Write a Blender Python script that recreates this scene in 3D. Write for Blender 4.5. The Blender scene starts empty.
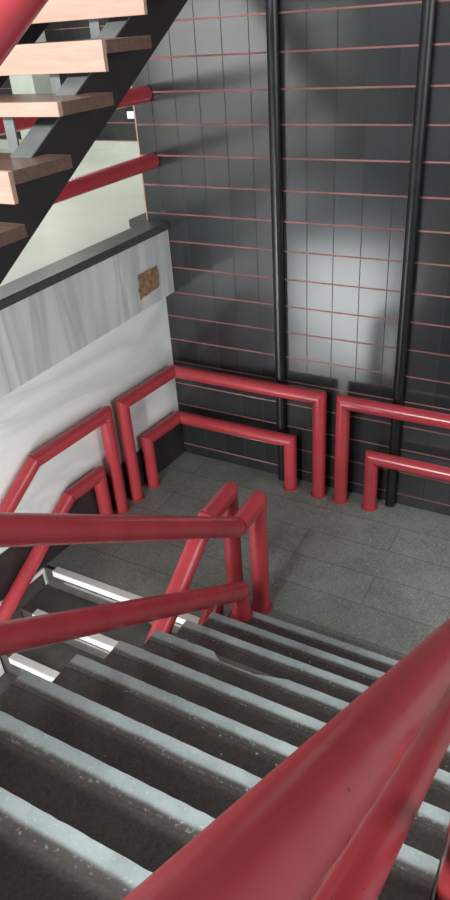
import bpy, bmesh, math, random
from mathutils import Vector, Matrix
random.seed(7)
S = bpy.context.scene
COL = S.collection

# ------------------------------------------------------------------ materials
def nt(name):
    m = bpy.data.materials.new(name); m.use_nodes = True
    t = m.node_tree
    return m, t, t.nodes['Principled BSDF']

def N(t, kind, **kw):
    n = t.nodes.new(kind)
    for k, v in kw.items(): setattr(n, k, v)
    return n

def srgb(r, g, b):
    f = lambda c: (c/255/12.92) if c/255 <= .04045 else ((c/255+.055)/1.055)**2.4
    return (f(r), f(g), f(b), 1)

def ramp(t, stops):
    r = N(t, 'ShaderNodeValToRGB')
    while len(r.color_ramp.elements) < len(stops): r.color_ramp.elements.new(.5)
    for e, (p, c) in zip(r.color_ramp.elements, stops): e.position = p; e.color = c
    return r

def mix(t, fac, a, b, mode='MIX'):
    n = N(t, 'ShaderNodeMix', data_type='RGBA', blend_type=mode)
    L = t.links
    for sock, v in ((0, fac), (6, a), (7, b)):
        if hasattr(v, 'is_linked'): L.new(v, n.inputs[sock])
        else: n.inputs[sock].default_value = v
    return n.outputs[2]

def coords(t, scale=(1, 1, 1), rot=(0, 0, 0)):
    c = N(t, 'ShaderNodeTexCoord'); m = N(t, 'ShaderNodeMapping')
    m.inputs['Scale'].default_value = scale; m.inputs['Rotation'].default_value = rot
    t.links.new(c.outputs['Object'], m.inputs['Vector'])
    return m.outputs['Vector']

def noise(t, vec, scale, detail=4, rough=.55, dist=0):
    n = N(t, 'ShaderNodeTexNoise')
    n.inputs['Scale'].default_value = scale; n.inputs['Detail'].default_value = detail
    n.inputs['Roughness'].default_value = rough; n.inputs['Distortion'].default_value = dist
    t.links.new(vec, n.inputs['Vector'])
    return n.outputs['Fac']

def bump(t, b, h, strength=.1, dist=.01):
    n = N(t, 'ShaderNodeBump'); n.inputs['Strength'].default_value = strength; n.inputs['Distance'].default_value = dist
    t.links.new(h, n.inputs['Height']); t.links.new(n.outputs['Normal'], b.inputs['Normal'])

def math_(t, op, a, b=None):
    n = N(t, 'ShaderNodeMath', operation=op)
    for i, v in enumerate((a, b)):
        if v is None: continue
        if hasattr(v, 'is_linked'): t.links.new(v, n.inputs[i])
        else: n.inputs[i].default_value = v
    return n.outputs[0]

def mottled(name, c1, c2, scale=6, rough=.5, bumps=.0, metal=0, spec=.5, vscale=(1, 1, 1), detail=4):
    m, t, b = nt(name)
    v = coords(t, vscale)
    r = ramp(t, [(.32, c1), (.68, c2)])
    f = noise(t, v, scale, detail)
    t.links.new(f, r.inputs['Fac']); t.links.new(r.outputs['Color'], b.inputs['Base Color'])
    b.inputs['Roughness'].default_value = rough; b.inputs['Metallic'].default_value = metal
    b.inputs['Specular IOR Level'].default_value = spec
    if bumps: bump(t, b, noise(t, v, scale*12, 3), bumps, .004)
    return m

def paint_red():
    m, t, b = nt('red_gloss_paint')
    v = coords(t)
    r = ramp(t, [(.3, srgb(160, 52, 59)), (.7, srgb(174, 63, 69))])
    t.links.new(noise(t, v, 5, 5), r.inputs['Fac'])
    chips = ramp(t, [(.735, (0, 0, 0, 1)), (.75, (1, 1, 1, 1))])
    t.links.new(noise(t, v, 38, 2), chips.inputs['Fac'])
    c = mix(t, chips.outputs['Color'], r.outputs['Color'], srgb(120, 40, 42))
    t.links.new(c, b.inputs['Base Color'])
    b.inputs['Roughness'].default_value = .27
    b.inputs['Coat Weight'].default_value = .15; b.inputs['Coat Roughness'].default_value = .3
    bump(t, b, noise(t, v, 60, 2), .05, .003)
    return m

def terrazzo(name, base1, base2, chip, rough=.45, joints=None, chip_amt=.6):
    m, t, b = nt(name)
    v = coords(t)
    r = ramp(t, [(.3, base1), (.7, base2)])
    t.links.new(noise(t, v, 3.2, 6, .65), r.inputs['Fac'])
    vo = N(t, 'ShaderNodeTexVoronoi'); vo.inputs['Scale'].default_value = 150
    t.links.new(v, vo.inputs['Vector'])
    sp = N(t, 'ShaderNodeSeparateColor'); t.links.new(vo.outputs['Color'], sp.inputs['Color'])
    cr = ramp(t, [(.6, (0, 0, 0, 1)), (.95, (chip_amt,)*3+(1,))])
    t.links.new(sp.outputs[0], cr.inputs['Fac'])
    c = mix(t, cr.outputs['Color'], r.outputs['Color'], chip)
    dk = ramp(t, [(.0, (.35,)*3+(1,)), (.35, (0, 0, 0, 1))]); t.links.new(sp.outputs[1], dk.inputs['Fac'])
    c = mix(t, dk.outputs['Color'], c, (.012, .012, .012, 1))
    # sparse white chips that catch the eye
    vw = N(t, 'ShaderNodeTexVoronoi'); vw.inputs['Scale'].default_value = 26
    t.links.new(v, vw.inputs['Vector'])
    wr = ramp(t, [(.09, (.7, .7, .7, 1)), (.15, (0, 0, 0, 1))]); t.links.new(vw.outputs['Distance'], wr.inputs['Fac'])
    sw = N(t, 'ShaderNodeSeparateColor'); t.links.new(vw.outputs['Color'], sw.inputs['Color'])
    gate = math_(t, 'GREATER_THAN', sw.outputs[0], .88)
    c = mix(t, math_(t, 'MULTIPLY', wr.outputs['Color'], gate), c, srgb(190, 195, 190))
    if joints:
        br = N(t, 'ShaderNodeTexBrick')
        br.offset = .5; br.inputs['Scale'].default_value = 1
        br.inputs['Mortar Size'].default_value = .005; br.inputs['Mortar Smooth'].default_value = .3
        br.inputs['Brick Width'].default_value = joints[0]; br.inputs['Row Height'].default_value = joints[1]
        mp = N(t, 'ShaderNodeMapping'); mp.inputs['Location'].default_value = joints[2]
        t.links.new(v, mp.inputs['Vector']); t.links.new(mp.outputs['Vector'], br.inputs['Vector'])
        br.inputs['Color1'].default_value = (.92, .92, .92, 1); br.inputs['Color2'].default_value = (1.08, 1.08, 1.08, 1)
        br.inputs['Mortar'].default_value = (.62, .62, .62, 1)
        c = mix(t, 1.0, c, br.outputs['Color'], 'MULTIPLY')
    t.links.new(c, b.inputs['Base Color'])
    rr = N(t, 'ShaderNodeMapRange'); rr.inputs['To Min'].default_value = rough-.12; rr.inputs['To Max'].default_value = rough+.15
    t.links.new(noise(t, v, 9, 5), rr.inputs['Value']); t.links.new(rr.outputs[0], b.inputs['Roughness'])
    bump(t, b, noise(t, v, 120, 2), .12, .003)
    return m

def tile_mat(z0=.095, x0=.034, rh=.2, cw=.19):
    m, t, b = nt('charcoal_glazed_tile')
    co = N(t, 'ShaderNodeTexCoord'); se = N(t, 'ShaderNodeSeparateXYZ')
    t.links.new(co.outputs['Object'], se.inputs[0])
    def cell(sock, o, p):
        a = math_(t, 'DIVIDE', math_(t, 'SUBTRACT', sock, o), p)
        fr = math_(t, 'FRACT', a); fl = math_(t, 'FLOOR', a)
        d = math_(t, 'MULTIPLY', math_(t, 'SUBTRACT', .5, math_(t, 'ABSOLUTE', math_(t, 'SUBTRACT', fr, .5))), p)
        return d, fl
    dz, iz = cell(se.outputs['Z'], z0, rh)
    dx, ix = cell(se.outputs['X'], x0, cw)
    cmb = N(t, 'ShaderNodeCombineXYZ'); t.links.new(ix, cmb.inputs[0]); t.links.new(iz, cmb.inputs[2])
    wn = N(t, 'ShaderNodeTexWhiteNoise', noise_dimensions='3D'); t.links.new(cmb.outputs[0], wn.inputs['Vector'])
    r = ramp(t, [(.0, srgb(38, 39, 40)), (1, srgb(48, 49, 50))]); t.links.new(wn.outputs['Value'], r.inputs['Fac'])
    v = coords(t)
    cl = ramp(t, [(.3, (.94,)*3+(1,)), (.7, (1.06,)*3+(1,))]); t.links.new(noise(t, v, 2.2, 5), cl.inputs['Fac'])
    c = mix(t, 1.0, r.outputs['Color'], cl.outputs['Color'], 'MULTIPLY')
    hz = math_(t, 'LESS_THAN', dz, .0052); vx = math_(t, 'LESS_THAN', dx, .0026)
    c = mix(t, vx, c, srgb(28, 28, 29))
    gr = ramp(t, [(.3, srgb(116, 68, 68)), (.7, srgb(152, 98, 95))]); t.links.new(noise(t, v, 3.5, 3), gr.inputs['Fac'])
    c = mix(t, hz, c, gr.outputs['Color'])
    t.links.new(c, b.inputs['Base Color'])
    anyj = math_(t, 'MAXIMUM', hz, vx)
    rr = N(t, 'ShaderNodeMapRange'); rr.inputs['To Min'].default_value = .15; rr.inputs['To Max'].default_value = .2
    t.links.new(noise(t, v, 4, 4), rr.inputs['Value'])
    t.links.new(math_(t, 'MAXIMUM', rr.outputs[0], math_(t, 'MULTIPLY', anyj, .8)), b.inputs['Roughness'])
    b.inputs['Specular IOR Level'].default_value = .6
    bump(t, b, math_(t, 'SUBTRACT', 1.0, anyj), .35, .002)
    return m

def marble(name, c1, c2, vein, streak_rot, streak_scale=(1, 1, 1), amt=.55):
    m, t, b = nt(name)
    v = coords(t, streak_scale, streak_rot)
    r = ramp(t, [(.3, c1), (.7, c2)]); t.links.new(noise(t, v, 1.3, 5, .55, .6), r.inputs['Fac'])
    vr = ramp(t, [(.42, (0, 0, 0, 1)), (.52, (amt,)*3+(1,)), (.64, (0, 0, 0, 1))])
    t.links.new(noise(t, v, .9, 4, .5, 1.0), vr.inputs['Fac'])
    c = mix(t, vr.outputs['Color'], r.outputs['Color'], vein)
    t.links.new(c, b.inputs['Base Color']); b.inputs['Roughness'].default_value = .3
    return m

def wood(name, c1, c2, rough=.4):
    m, t, b = nt(name)
    v = coords(t, (1.2, 14, 14))
    r = ramp(t, [(.3, c1), (.7, c2)]); t.links.new(noise(t, v, 2.2, 6, .6, .6), r.inputs['Fac'])
    t.links.new(r.outputs['Color'], b.inputs['Base Color'])
    b.inputs['Roughness'].default_value = rough
    return m

M = {}
M['red'] = paint_red()
M['tile'] = tile_mat()
M['landing'] = terrazzo('landing_terrazzo', srgb(106, 107, 102), srgb(132, 135, 129), srgb(164, 168, 161), .42, (1.2, .29, (-.24, -.005, 0)), .45)
M['tread'] = terrazzo('tread_terrazzo', srgb(66, 61, 57), srgb(84, 79, 74), srgb(110, 106, 100), .6, None, .25)
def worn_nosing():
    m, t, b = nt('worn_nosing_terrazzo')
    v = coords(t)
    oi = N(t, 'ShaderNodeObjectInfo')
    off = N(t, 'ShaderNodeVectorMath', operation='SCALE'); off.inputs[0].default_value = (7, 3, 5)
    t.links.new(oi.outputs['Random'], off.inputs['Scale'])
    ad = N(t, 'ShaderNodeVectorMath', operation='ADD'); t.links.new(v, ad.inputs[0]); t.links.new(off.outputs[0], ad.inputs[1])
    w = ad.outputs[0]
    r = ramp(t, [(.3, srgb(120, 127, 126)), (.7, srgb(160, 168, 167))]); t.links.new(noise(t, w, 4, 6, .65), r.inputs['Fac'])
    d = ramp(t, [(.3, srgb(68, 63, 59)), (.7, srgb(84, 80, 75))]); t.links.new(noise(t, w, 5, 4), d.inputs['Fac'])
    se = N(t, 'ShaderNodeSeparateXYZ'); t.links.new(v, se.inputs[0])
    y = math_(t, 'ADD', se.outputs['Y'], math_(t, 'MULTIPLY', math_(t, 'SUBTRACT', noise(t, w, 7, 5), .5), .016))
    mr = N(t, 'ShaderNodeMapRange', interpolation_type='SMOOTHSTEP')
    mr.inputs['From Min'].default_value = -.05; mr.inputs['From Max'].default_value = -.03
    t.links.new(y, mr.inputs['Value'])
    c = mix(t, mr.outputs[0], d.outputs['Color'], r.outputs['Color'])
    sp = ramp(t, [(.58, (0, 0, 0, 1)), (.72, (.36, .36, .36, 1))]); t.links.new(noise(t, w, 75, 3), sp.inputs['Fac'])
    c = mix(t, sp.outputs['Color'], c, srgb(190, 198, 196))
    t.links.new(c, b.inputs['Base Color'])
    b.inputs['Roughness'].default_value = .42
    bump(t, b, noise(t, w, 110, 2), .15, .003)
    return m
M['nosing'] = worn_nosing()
M['white_edge'] = mottled('white_marble_edge', srgb(226, 222, 216), srgb(240, 238, 234), 5, .35)
M['grey_edge'] = mottled('grey_stone_lip', srgb(130, 128, 124), srgb(150, 148, 144), 8, .5)
M['dark_tread'] = mottled('dark_stone_tread', srgb(70, 67, 64), srgb(88, 85, 82), 9, .5, .1)
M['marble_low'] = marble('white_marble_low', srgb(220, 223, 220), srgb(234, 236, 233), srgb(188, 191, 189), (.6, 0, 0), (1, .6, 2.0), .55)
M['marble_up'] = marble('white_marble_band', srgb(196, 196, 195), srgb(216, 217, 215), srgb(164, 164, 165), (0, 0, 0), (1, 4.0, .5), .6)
M['granite'] = mottled('dark_granite', srgb(58, 64, 61), srgb(74, 80, 76), 30, .3)
M['base_dark'] = mottled('dark_skirting', srgb(40, 35, 36), srgb(54, 48, 49), 6, .4)
M['pale_floor'] = marble('pale_upper_floor', srgb(190, 194, 180), srgb(206, 209, 196), srgb(182, 186, 173), (0, 0, .3), (1, 1, 1), .2)
M['black_pipe'] = mottled('black_pipe_paint', srgb(20, 20, 22), srgb(28, 28, 30), 12, .32, .03)
M['steel_dark'] = mottled('dark_brown_steel', srgb(30, 24, 26), srgb(38, 31, 33), 7, .5)
M['steel_grey'] = mottled('grey_steel', srgb(92, 95, 94), srgb(112, 115, 113), 8, .4)
M['wood_face'] = wood('light_wood_nosing', srgb(172, 136, 119), srgb(192, 157, 140), .5)
M['wood_dark'] = wood('brown_wood_tread', srgb(98, 76, 66), srgb(120, 95, 83), .25)
M['plaque'] = mottled('brown_mottled_plaque', srgb(112, 84, 56), srgb(166, 138, 104), 26, .5, .3)
M['trim'] = mottled('pinkish_corner_trim', srgb(176, 138, 130), srgb(196, 160, 150), 10, .4)
M['concrete'] = mottled('plain_concrete', srgb(88, 87, 85), srgb(108, 106, 104), 4, .8, .1)
M['pale_paint'] = mottled('pale_wall_paint', srgb(168, 174, 164), srgb(186, 190, 180), 3, .6)
M['white_plastic'] = mottled('white_plastic', srgb(235, 235, 232), srgb(245, 245, 243), 4, .3)

# ------------------------------------------------------------------ helpers
def link(name, bm, mat, parent=None, smooth=False):
    bmesh.ops.recalc_face_normals(bm, faces=bm.faces)
    me = bpy.data.meshes.new(name); bm.to_mesh(me); bm.free()
    for mm in (mat if isinstance(mat, (list, tuple)) else [mat]): me.materials.append(mm)
    if smooth:
        for p in me.polygons: p.use_smooth = True
        me.set_sharp_from_angle(angle=math.radians(40))
    o = bpy.data.objects.new(name, me); COL.objects.link(o)
    if parent: o.parent = parent
    return o

def tag(o, label=None, cat=None, group=None, kind=None):
    for k, v in (('label', label), ('category', cat), ('group', group), ('kind', kind)):
        if v: o[k] = v
    return o

def empty(name, loc=(0, 0, 0)):
    o = bpy.data.objects.new(name, None); COL.objects.link(o); o.location = loc; o.empty_display_size = .1
    return o

def box(bm, x0, x1, y0, y1, z0, z1, bev=0):
    vs = [bm.verts.new((x, y, z)) for x in (x0, x1) for y in (y0, y1) for z in (z0, z1)]
    fs = [bm.faces.new([vs[i] for i in f]) for f in ((0, 1, 3, 2), (4, 6, 7, 5), (0, 4, 5, 1), (2, 3, 7, 6), (0, 2, 6, 4), (1, 5, 7, 3))]
    if bev:
        es = list({e for f in fs for e in f.edges})
        bmesh.ops.bevel(bm, geom=es, offset=bev, segments=2, affect='EDGES', profile=.5)
    return bm

def prism(bm, pts, axis, a, b, bev=0):
    """pts: 2-D outline; extruded along axis from a to b"""
    def P(p, w):
        return {'x': (w, p[0], p[1]), 'y': (p[0], w, p[1]), 'z': (p[0], p[1], w)}[axis]
    A = [bm.verts.new(P(p, a)) for p in pts]; B = [bm.verts.new(P(p, b)) for p in pts]
    fs = [bm.faces.new(A), bm.faces.new(B)]
    n = len(pts)
    for i in range(n): fs.append(bm.faces.new((A[i], A[(i+1) % n], B[(i+1) % n], B[i])))
    if bev:
        es = list({e for f in fs for e in f.edges})
        bmesh.ops.bevel(bm, geom=es, offset=bev, segments=2, affect='EDGES')
    return bm

def nb(): return bmesh.new()

def structure(name, bm, mat, label=None, cat=None):
    o = link(name, bm, mat); o['kind'] = 'structure'
    if label: o['label'] = label
    if cat: o['category'] = cat
    return o

SEG = 28
def pipe_rings(pts, r):
    pts = [Vector(p) for p in pts]; n = len(pts)
    d = [(pts[i+1]-pts[i]).normalized() for i in range(n-1)]
    up = Vector((0, 0, 1)) if abs(d[0].z) < .9 else Vector((1, 0, 0))
    u = d[0].cross(up).normalized(); w = d[0].cross(u).normalized()
    ring = [pts[0]+r*(math.cos(2*math.pi*k/SEG)*u+math.sin(2*math.pi*k/SEG)*w) for k in range(SEG)]
    rings = [ring]
    for i in range(1, n):
        if i < n-1: nrm = (d[i-1]+d[i]).normalized()
        else: nrm = d[i-1]
        di = d[i-1]
        ring = [p + di*((pts[i]-p).dot(nrm)/di.dot(nrm)) for p in ring]
        rings.append(ring)
    return rings

def tube_seg(ra, rb, collar=0):
    bm = nb()
    a = [bm.verts.new(p) for p in ra]; b = [bm.verts.new(p) for p in rb]
    for k in range(SEG): bm.faces.new((a[k], a[(k+1) % SEG], b[(k+1) % SEG], b[k]))
    fa = bm.faces.new(a); fb = bm.faces.new(b)
    es = list(set(fa.edges) | set(fb.edges))
    bmesh.ops.bevel(bm, geom=es, offset=.006, segments=2, affect='EDGES')
    return bm

def cyl(bm, c0, c1, r, seg=24, bev=0):
    c0, c1 = Vector(c0), Vector(c1); d = (c1-c0).normalized()
    up = Vector((0, 0, 1)) if abs(d.z) < .9 else Vector((1, 0, 0))
    u = d.cross(up).normalized(); w = d.cross(u)
    A = [bm.verts.new(c0+r*(math.cos(2*math.pi*k/seg)*u+math.sin(2*math.pi*k/seg)*w)) for k in range(seg)]
    B = [bm.verts.new(c1+r*(math.cos(2*math.pi*k/seg)*u+math.sin(2*math.pi*k/seg)*w)) for k in range(seg)]
    for k in range(seg): bm.faces.new((A[k], A[(k+1) % seg], B[(k+1) % seg], B[k]))
    fa = bm.faces.new(A); fb = bm.faces.new(B)
    if bev: bmesh.ops.bevel(bm, geom=list(set(fa.edges) | set(fb.edges)), offset=bev, segments=2, affect='EDGES')
    return bm

R = .052
def rail(name, pts, label, cat, group=None, flanges=(True, True), r=R, inserts=()):
    """a painted tube bent along pts: every straight piece is its own part"""
    base = Vector(pts[0]); root = empty(name, base)
    tag(root, label, cat, group)
    loc = [tuple(Vector(p)-base) for p in pts]
    rings = pipe_rings(loc, r)
    for i in range(len(loc)-1):
        a, b = Vector(loc[i]), Vector(loc[i+1]); d = (b-a).normalized()
        part = 'post' if abs(d.z) > .95 else ('rail' if abs(d.z) < .05 else 'sloping_rail')
        o = link(part, tube_seg(rings[i], rings[i+1]), M['red'], root, True)
        if part == 'post':
            foot = a if a.z < b.z else b
            end = 0 if foot == Vector(loc[0]) else 1
            if flanges[end] and (i == 0 or i == len(loc)-2):
                link('base_flange', cyl(nb(), foot, foot+Vector((0, 0, .012)), r+.014, 32, .003), M['red'], o, True)
    for (p0, p1, rr, nm) in inserts:
        o = link(nm, cyl(nb(), Vector(p0)-base, Vector(p1)-base, rr, 24, .002), M['red'], root, True)
    return root

# ------------------------------------------------------------------ setting
XW = lambda y: -.03+.08*y            # face of the lower marble wall
# back tiled wall
bm = box(nb(), -.114, 3.9, 0, .22, -1.98, 4.6)
wb = structure('wall_back', bm, M['tile'], 'charcoal glazed tile wall with reddish horizontal grout lines', 'wall')
link('corner_trim', box(nb(), -.122, -.112, -.004, .224, 2.04, 4.6), M['trim'], wb)
# landing
structure('floor', box(nb(), -.22, 3.9, -1.742, 0, -.18, 0), M['landing'], 'grey terrazzo half-landing with brick-laid slabs', 'floor')
# lower marble wall
bm = prism(nb(), [(-.6, -.0), (XW(0), 0), (XW(-3.05), -3.05), (-.6, -3.05)], 'z', -1.98, 1.5)
structure('wall_left', bm, M['marble_low'], 'white marble lower wall beside the landing', 'wall')
# marble band of the upper floor edge (stands proud of the wall below)
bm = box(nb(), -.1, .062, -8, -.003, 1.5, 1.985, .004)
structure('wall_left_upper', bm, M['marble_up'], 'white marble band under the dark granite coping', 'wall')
bm = prism(nb(), [(.075, -8), (.075, 0), (-.10, 0), (-.10, .2), (-.27, .2), (-.27, -.035), (-.10, -.06), (-.10, -8)], 'z', 1.985, 2.04, .004)
structure('trim_1', bm, M['granite'], 'dark granite coping along the upper floor edge', 'coping')
# dark skirting at the foot of the marble wall and along the lower flight
bm = prism(nb(), [(XW(0), -.002), (XW(0)+.022, -.002), (XW(-3.04)+.022, -3.04), (XW(-3.04), -3.04)], 'z', 0.0, .33, .003)
structure('baseboard_left', bm, M['base_dark'], 'dark stone skirting at the foot of the white marble wall', 'skirting')
bm = prism(nb(), [(XW(-1.76)-.01, -1.76), (XW(-1.76)+.035, -1.76), (XW(-3.04)+.035, -3.04), (XW(-3.04)-.01, -3.04)], 'z', -.035, -.001, .003)
structure('trim_2', bm, M['white_edge'], 'thin white stone strip under the dark skirting', 'trim')
bm = prism(nb(), [(-1.76, -.2), (-1.76, -.036), (-2.24, -.036), (-2.24, -.36), (-2.03, -.36), (-2.03, -.2)], 'x', XW(-2)-.02, XW(-2)+.02)
structure('trim_3', bm, M['dark_tread'], 'dark stepped side panel beside the lower flight', 'trim')
bm = box(nb(), XW(-2.3)-.03, XW(-2.3)+.05, -3.0, -2.31, -.74, -.345, .004)
structure('lit_marble_panel', bm, M['white_edge'], 'added white panel standing in for lit marble beside the lower flight', 'trim')  # white panel added to imitate light falling on the marble wall
# upper floor, hall wall behind it and lower floor
structure('floor_upper', box(nb(), -9, -.101, -8, 3.05, 1.74, 1.981), M['pale_floor'], 'pale polished upper floor behind the granite coping', 'floor')
structure('floor_upper_front', box(nb(), .08, 3.9, -8, -4.31, 1.72, 1.978), M['landing'], 'grey terrazzo upper floor at the head of the stairs', 'floor')
structure('floor_upper_front_left', box(nb(), .08, 1.375, -4.31, -3.5, 1.72, 1.978), M['landing'], 'strip of upper floor under the foot of the wooden stairs', 'floor')
structure('wall_hall', box(nb(), -9, .3, 3.05, 3.25, 1.98, 5), M['tile'], 'dark tiled wall at the far end of the upper floor', 'wall')
structure('baseboard_hall', box(nb(), -9, .3, 3.02, 3.05, 1.98, 2.09, .004), M['pale_paint'], 'pale skirting of the far hall wall', 'skirting')
structure('wall_hall_left', box(nb(), -9.2, -9, -8, 3.05, 1.98, 5), M['pale_paint'], 'pale side wall of the upper floor', 'wall')
structure('floor_lower', box(nb(), -3, 5, -9, .2, -2.1, -1.98), M['concrete'], 'grey floor of the level below', 'floor')
structure('wall_under_landing', box(nb(), -.2, 3.9, -.3, -.2, -1.98, -.18), M['concrete'], 'grey wall under the landing', 'wall')

# pale column and half wall seen through the open treads
o = structure('column', box(nb(), -3.55, -3.2, 2.4, 2.75, 1.981, 5, .01), M['pale_paint'], 'pale column behind the wooden stairs', 'column')
link('column_base', box(nb(), -3.57, -3.18, 2.38, 2.77, 1.981, 2.08, .005), M['base_dark'], o)
sw = empty('wall_switch', (-2.36, 3.05, 2.38)); tag(sw, 'tiny bright white wall plate on the dark tiles beyond the coping', 'switch')
link('cover_plate', box(nb(), -.05, .05, -.012, 0, -.04, .04, .004), M['white_plastic'], sw)
link('rocker', box(nb(), -.018, .018, -.018, -.010, -.025, .025, .003), M['white_plastic'], sw)

# ------------------------------------------------------------------ plaque on the marble band
pq = [(-.463, 1.775), (-.40, 1.768), (-.34, 1.775), (-.285, 1.764), (-.213, 1.772), (-.200, 1.70), (-.212, 1.655), (-.205, 1.615), (-.26, 1.605), (-.31, 1.612), (-.36, 1.598), (-.42, 1.606), (-.458, 1.590), (-.47, 1.66), (-.462, 1.72)]
o = link('plaque', prism(nb(), pq, 'x', .062, .070, .002), M['plaque'])
tag(o, 'small brown mottled plaque with ragged edges on the white marble band', 'plaque')

# ------------------------------------------------------------------ black pipes on the tile wall
def black_pipe(x, y, label):
    root = empty('vertical_pipe', (x, y, 0)); tag(root, label, 'pipe', 'black pipes on the tile wall')
    link('pipe', cyl(nb(), (0, 0, 0.0), (0, 0, 4.6), .037, 32), M['black_pipe'], root, True)
    link('foot_collar', cyl(nb(), (0, 0, 0), (0, 0, .05), .0375, 32, .002), M['black_pipe'], root, True)
    for z in (.3, 3.9):
        link('wall_bracket', box(nb(), -.02, .02, .02, -y, z-.02, z+.02, .003), M['black_pipe'], root)
black_pipe(.972, -.037, 'black vertical pipe on the tile wall behind the corner guardrails')
black_pipe(1.885, -.037, 'right-hand black vertical pipe, behind the guardrails that run out of frame')

# ------------------------------------------------------------------ main staircase going down to the landing
RI, T, Y1, XS, XE = .18, .2625, -1.667, 1.388, 2.935
st = empty('staircase', (XS, Y1, 0)); tag(st, 'grey terrazzo staircase with worn pale nosings leading down to the landing', 'staircase')
base = Vector((XS, Y1, 0))
rng = random.Random(3)
for k in range(1, 12):
    y = -(k-1)*T
    ln = XE-XS
    bm = box(nb(), 0, ln, y-T-.03, y-.004, (k-1)*RI, k*RI-.002)
    s = link('step', bm, M['tread'], st)
    # nosing strip with a slightly uneven worn edge
    w = .066
    pts = []
    n = 60
    for i in range(n+1):
        x = ln*i/n
        e = .006+rng.uniform(-.0012, .0012)
        if k == 4:
            a, b = .335, .72
            if a < x < b:
                q = (x-a)/(b-a)
                e -= .038*min(1, q*9)*min(1, (1-q)*2.6)
        pts.append((x, e))
    back = [(ln, -w), (0, -w)]
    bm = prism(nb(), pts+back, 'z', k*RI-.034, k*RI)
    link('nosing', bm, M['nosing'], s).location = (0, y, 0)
# sloping slab below the steps
sl = [(-.02, -.001), (-11*T-.03, 11*RI-.181), (-11*T-.03, 11*RI-.4), (-.3, -.001)]
link('slab', prism(nb(), sl, 'x', .004, XE-XS-.004), M['concrete'], st)

# ------------------------------------------------------------------ lower flight
T2, Y2 = .27, -1.755
lf = empty('staircase', (XS, Y2, 0)); tag(lf, 'lower flight with dark treads and white stone edges beside the marble wall', 'staircase')
XA = -.06
for k in range(0, 11):
    y = -T2*k; z = -RI*k
    xa = XW(Y2+y+(T2 if k else 0))+.003-XS
    xb = -.055
    if k:
        s = link('step', box(nb(), xa, xb, y+.0, y+T2-.0, z-RI, z), M['dark_tread'], lf)
    else:
        s = link('landing_edge', box(nb(), xa+.03, xb, y+.002, y+.03, z-RI, z), M['dark_tread'], lf)
    link('nosing', box(nb(), xa+.11, xb+.002, y-.012, y+.05, z-.048, z+.004, .004), M['white_edge'], s)
    if k < 6:
        link('lip', box(nb(), xa+.2, xb, y-.006, y+.01, z-.092, z-.07, .002), M['grey_edge'], s)
sl = [(0, -.181), (0, -.36), (-10*T2, -10*RI-.36+.36), (-10*T2, -10*RI-.16)]
link('slab', prism(nb(), [(.02, -.2), (.02, -.4), (-9.6*T2, -10.3*RI), (-9.6*T2, -10*RI)], 'x', XW(-3)-XS+.2, -.06), M['concrete'], lf)

# ------------------------------------------------------------------ red guardrails and handrails
cx, cy = .052, -.127
g1 = 'red tube guardrails around the landing'
xr = lambda y: XW(y)+.079
rail('guardrail', [(xr(-.76), -.76, 0), (xr(-.76), -.76, .872), (cx, cy, .872), (1.328, cy, .872), (1.328, cy, 0)],
     'tall red guardrail turning the corner of white marble and dark tile', 'guardrail', g1)
rail('guardrail', [(xr(-.545), -.545, 0), (xr(-.545), -.545, .442), (cx, cy, .442), (1.084, cy, .442), (1.084, cy, 0)],
     'low red guardrail nested inside the corner guardrail', 'guardrail', g1)
rail('guardrail', [(1.512, cy, 0), (1.512, cy, .873), (3.3, cy, .873), (3.3, cy, 0)],
     'tall red guardrail on the tile wall running out of frame at the right', 'guardrail', g1)
rail('guardrail', [(1.748, cy, 0), (1.748, cy, .453), (3.06, cy, .453), (3.06, cy, 0)],
     'low red guardrail on the tile wall running out of frame at the right', 'guardrail', g1)
sl2 = RI/T2
g2 = 'red handrails of the lower flight'
y_end = -4.45
def z2(y, y0, z0): return z0-(y0-y)*sl2
rail('handrail', [(xr(-.95), -.95, 0), (xr(-.95), -.95, .875), (xr(-1.66), -1.66, .875), (xr(y_end), y_end, z2(y_end, -1.66, .875)), (xr(y_end), y_end, -1.8)],
     'upper red handrail along the white marble wall, level then sloping down', 'handrail', g2, (True, False))
rail('handrail', [(xr(-1.12), -1.12, 0), (xr(-1.12), -1.12, .445), (xr(-1.44), -1.44, .445), (xr(y_end+.3), y_end+.3, z2(y_end+.3, -1.44, .445)), (xr(y_end+.3), y_end+.3, -1.62)],
     'lower red handrail along the white marble wall, nested under the upper one', 'handrail', g2, (True, False))
rail('handrail', [(1.262, -1.43, 0), (1.262, -1.43, .848), (1.262, -1.697, .848), (1.262, y_end, z2(y_end, -1.697, .848)), (1.262, y_end, -1.8)],
     'upper red handrail dropping from the landing on the open side of the lower flight', 'handrail', g2, (True, False), r=.0565)
rail('handrail', [(1.262, -1.69, 0), (1.262, -1.69, .18), (1.262, y_end+.3, z2(y_end+.3, -1.69, .18)), (1.262, y_end+.3, -1.62)],
     'lower red handrail on the open side of the lower flight, its top at knee height', 'handrail', g2, (True, False))
s1 = RI/T
g3 = 'red handrails of the main stairs'
ye = -4.46
rail('handrail', [(1.464, -1.448, 0), (1.464, -1.448, .85), (1.464, -1.70, .85), (1.464, ye, .85+(-1.70-ye)*(s1+.034)), (1.464, ye, 1.98)],
     'upper red handrail of the two crossing the picture at the left of the main stairs', 'handrail', g3, r=.0565)
rail('handrail', [(1.464, -1.718, .184), (1.464, -1.718, .375), (1.464, ye+.1, .375+(-1.70-ye-.1)*(s1+.042)), (1.464, ye+.1, 1.98)],
     'lower red handrail of the two crossing the picture at the left of the main stairs', 'handrail', g3, r=.0565)
XR = 2.80
XT2 = 2.808
zr = lambda y, z0: z0+(-2.55-y)*.74
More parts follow.
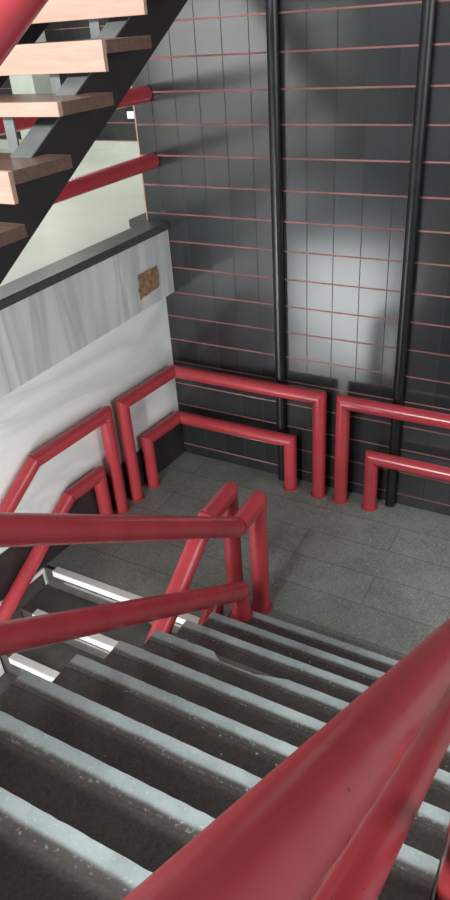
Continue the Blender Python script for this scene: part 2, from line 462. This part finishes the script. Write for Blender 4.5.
rail('handrail', [(XT2, -1.45, 0), (XT2, -1.45, zr(-1.70, 1.414)), (XT2, -1.70, zr(-1.70, 1.414)), (XT2, ye, zr(ye, 1.414)), (XT2, ye, 1.98)],
     'thick red handrail nearest the camera at the lower right', 'handrail', g3, r=.064)
rail('handrail', [(XR+.01, -1.96, .364), (XR+.01, -1.96, zr(-1.96, .957)), (XR+.01, ye+.1, zr(ye+.1, .957)), (XR+.01, ye+.1, 1.98)],
     'second red handrail running under the one nearest the camera', 'handrail', g3)
# guardrails on the granite coping
g4 = 'red guardrails on the upper floor edge'
rail('guardrail', [(.0, -4.2, 2.04), (.0, -4.2, 2.46), (.0, -.005, 2.46)],
     'dark red rail just above the granite coping, meeting the tile wall', 'guardrail', g4, inserts=[((.0, -2.8, 2.04), (.0, -2.8, 2.42), .04, 'post')])
rail('guardrail', [(.0, -4.4, 2.04), (.0, -4.4, 2.885), (.0, -.005, 2.885)],
     'upper red rail over the granite coping, mostly hidden by the wooden stairs', 'guardrail', g4)

# ------------------------------------------------------------------ open wooden stairs
ws = empty('wooden_staircase', (.1, -4.2, 1.98)); tag(ws, 'open wooden stairs with thick treads on dark steel beams at the upper left', 'staircase')
wbv = Vector((.1, -4.2, 1.98))
TR, RR = .300, .1735
XT = 1.2
treads = []
for i in range(-5, 5):       # i = 0 : the lowest tread whose front shows
    yf = -2.584+TR*i; zt = 2.904+RR*i
    if zt-.05 < 1.99: continue
    bm = box(nb(), 0, XT-.1, yf+.012-wbv.y, yf+.318-wbv.y, zt-.046-wbv.z, zt-wbv.z, .003)
    t = link('tread', bm, M['wood_dark'], ws)
    lip = .046 if i == 1 else .104
    bm = box(nb(), 0, XT-.1, yf-.01-wbv.y, yf+.012-wbv.y, zt-lip-wbv.z, zt+.001-wbv.z, .002)
    link('front_board', bm, M['wood_face'], t)
    for xs in (.34, .92):
        zb = zt-.046
        h = RR-.046 if i > -4 else .1
        link('support_strap', box(nb(), xs-.1-.025, xs-.1+.025, yf+.022-wbv.y, yf+.03-wbv.y, zb-h-wbv.z, zb-wbv.z), M['steel_grey'], t)
# steel beams
sb = RR/TR
def beam(x0, x1):
    ya, yb = -3.52, -.95
    zl = lambda y: 2.521+(y+2.632)*.575
    hgt = .215
    ya = -2.632+(1.978-2.521)/.575
    ya2 = ya-hgt/.575
    pts = [(ya2-wbv.y, -.002), (ya-wbv.y, -.002), (yb-wbv.y, zl(yb)-wbv.z), (yb-wbv.y, zl(yb)+hgt-wbv.z)]
    ya = ya2
    o = link('beam', prism(nb(), pts, 'x', x0-.1, x1-.1), M['steel_dark'], ws)
    tp = [(ya-wbv.y, zl(ya)+hgt-wbv.z), (yb-wbv.y, zl(yb)+hgt-wbv.z), (yb-wbv.y, zl(yb)+hgt+.006-wbv.z), (ya-wbv.y, zl(ya)+hgt+.006-wbv.z)]
    link('lit_top_flange', prism(nb(), tp, 'x', x0-.1, x1-.1), M['steel_grey'], o)  # paler grey paints the light on the dark beam's top face
beam(.98, 1.08); beam(.22, .32)
# red handrail of the wooden stairs, held on posts outside the picture
sl3 = .6
P0 = (1.3, -2.55, 3.33)
zz = lambda y: 3.33+(y+2.55)*.61
rail('handrail', [(1.3, -4.3, 1.98), (1.3, -4.3, zz(-4.3)), (1.3, -1.2, zz(-1.2)), (1.215, -1.2, zz(-1.2))],
     'red handrail crossing the top left corner in front of the wooden treads', 'handrail', None, (True, False))

# dark red standpipe past the right edge of the stairs
rp = empty('standpipe', (2.992, -3.3, -1.98)); tag(rp, 'dark red vertical pipe past the right end of the steps', 'pipe')
link('pipe', cyl(nb(), (0, 0, 0), (0, 0, 3.9), .048, 28), M['red'], rp, True)
link('foot_flange', cyl(nb(), (0, 0, 0), (0, 0, .02), .055, 28, .003), M['red'], rp, True)

# ------------------------------------------------------------------ light
def area(name, loc, target, sx, sy, energy, color):
    l = bpy.data.lights.new(name, 'AREA'); l.shape = 'RECTANGLE'; l.size = sx; l.size_y = sy; l.energy = energy; l.color = color
    o = bpy.data.objects.new(name, l); COL.objects.link(o); o.location = loc
    o.rotation_euler = (Vector(target)-Vector(loc)).to_track_quat('-Z', 'Y').to_euler()
    return o
# daylight comes from windows behind and beside the camera, outside the picture
# the lamps over the lower flight and hall floor are added fills
area('high_window_daylight', (.4, -8.0, 5.7), (1.6, -1.6, .3), 3.6, 1.1, 850, (.95, .99, 1))
area('lower_flight_fill', (1.24, -4.9, .5), (.35, -1.2, .5), .28, 1.5, 110, (.98, 1, 1))  # added lamp floating over the lower flight, brightens the marble; no window there
area('side_window_daylight', (6.5, -2.2, 3.4), (1.0, -1.2, .6), 3.5, 2.5, 115, (.97, 1, 1))
area('hall_window_daylight', (-3.3, -7.9, 3.0), (-2.6, 0, 2.7), 3.6, 1.6, 110, (1, 1, .97))
area('hall_floor_fill', (-3.0, 1.6, 4.9), (-1.5, .2, 1.98), 2.4, 1.6, 95, (1, 1, .95))  # added lamp to brighten the pale floor and leave the rails dark
# glazed entrance on the lower level, out of frame; the tile wall mirrors its daylight
dr = structure('door_1', box(nb(), -1.65, -1.55, -6.06, -5.94, -1.98, .25), M['steel_dark'], 'dark framed glazed entrance on the lower level', 'door')
link('door_post', box(nb(), .15, .25, -6.06, -5.94, -1.98, .25), M['steel_dark'], dr)
link('door_head', box(nb(), -1.55, .15, -6.06, -5.94, .17, .25), M['steel_dark'], dr)
area('entrance_daylight', (-.7, -6.0, -.9), (-.7, 0, -.9), 1.7, 2.1, 115, (.95, 1, 1))
w = bpy.data.worlds.new('World'); S.world = w; w.use_nodes = True
bg = w.node_tree.nodes['Background']; bg.inputs[0].default_value = (.86, .93, 1, 1); bg.inputs[1].default_value = .27

# ------------------------------------------------------------------ camera
f, yaw, pitch, roll = 692.09, .5372, .5576, -.0744
sy, cyw = math.sin(yaw), math.cos(yaw); sp, cp = math.sin(pitch), math.cos(pitch); sr, cr = math.sin(roll), math.cos(roll)
F0 = Vector((-sy, cyw, 0)); R0 = Vector((cyw, sy, 0)); Z = Vector((0, 0, 1))
F = F0*cp-Z*sp; U = F0*sp+Z*cp
RX = R0*cr+U*sr; UX = -R0*sr+U*cr
cam = bpy.data.cameras.new('camera'); co = bpy.data.objects.new('camera', cam); COL.objects.link(co)
cam.sensor_fit = 'VERTICAL'; cam.sensor_height = 36; cam.lens = f/900*36; cam.clip_start = .02
mw = Matrix((( RX.x, UX.x, -F.x, 3.012), (RX.y, UX.y, -F.y, -4.3701), (RX.z, UX.z, -F.z, 3.2926), (0, 0, 0, 1)))
co.matrix_world = mw
S.camera = co
S.view_settings.view_transform = 'Standard'; S.view_settings.look = 'None'
S.view_settings.gamma = 1; S.view_settings.exposure = .12; S.view_settings.use_curve_mapping = False
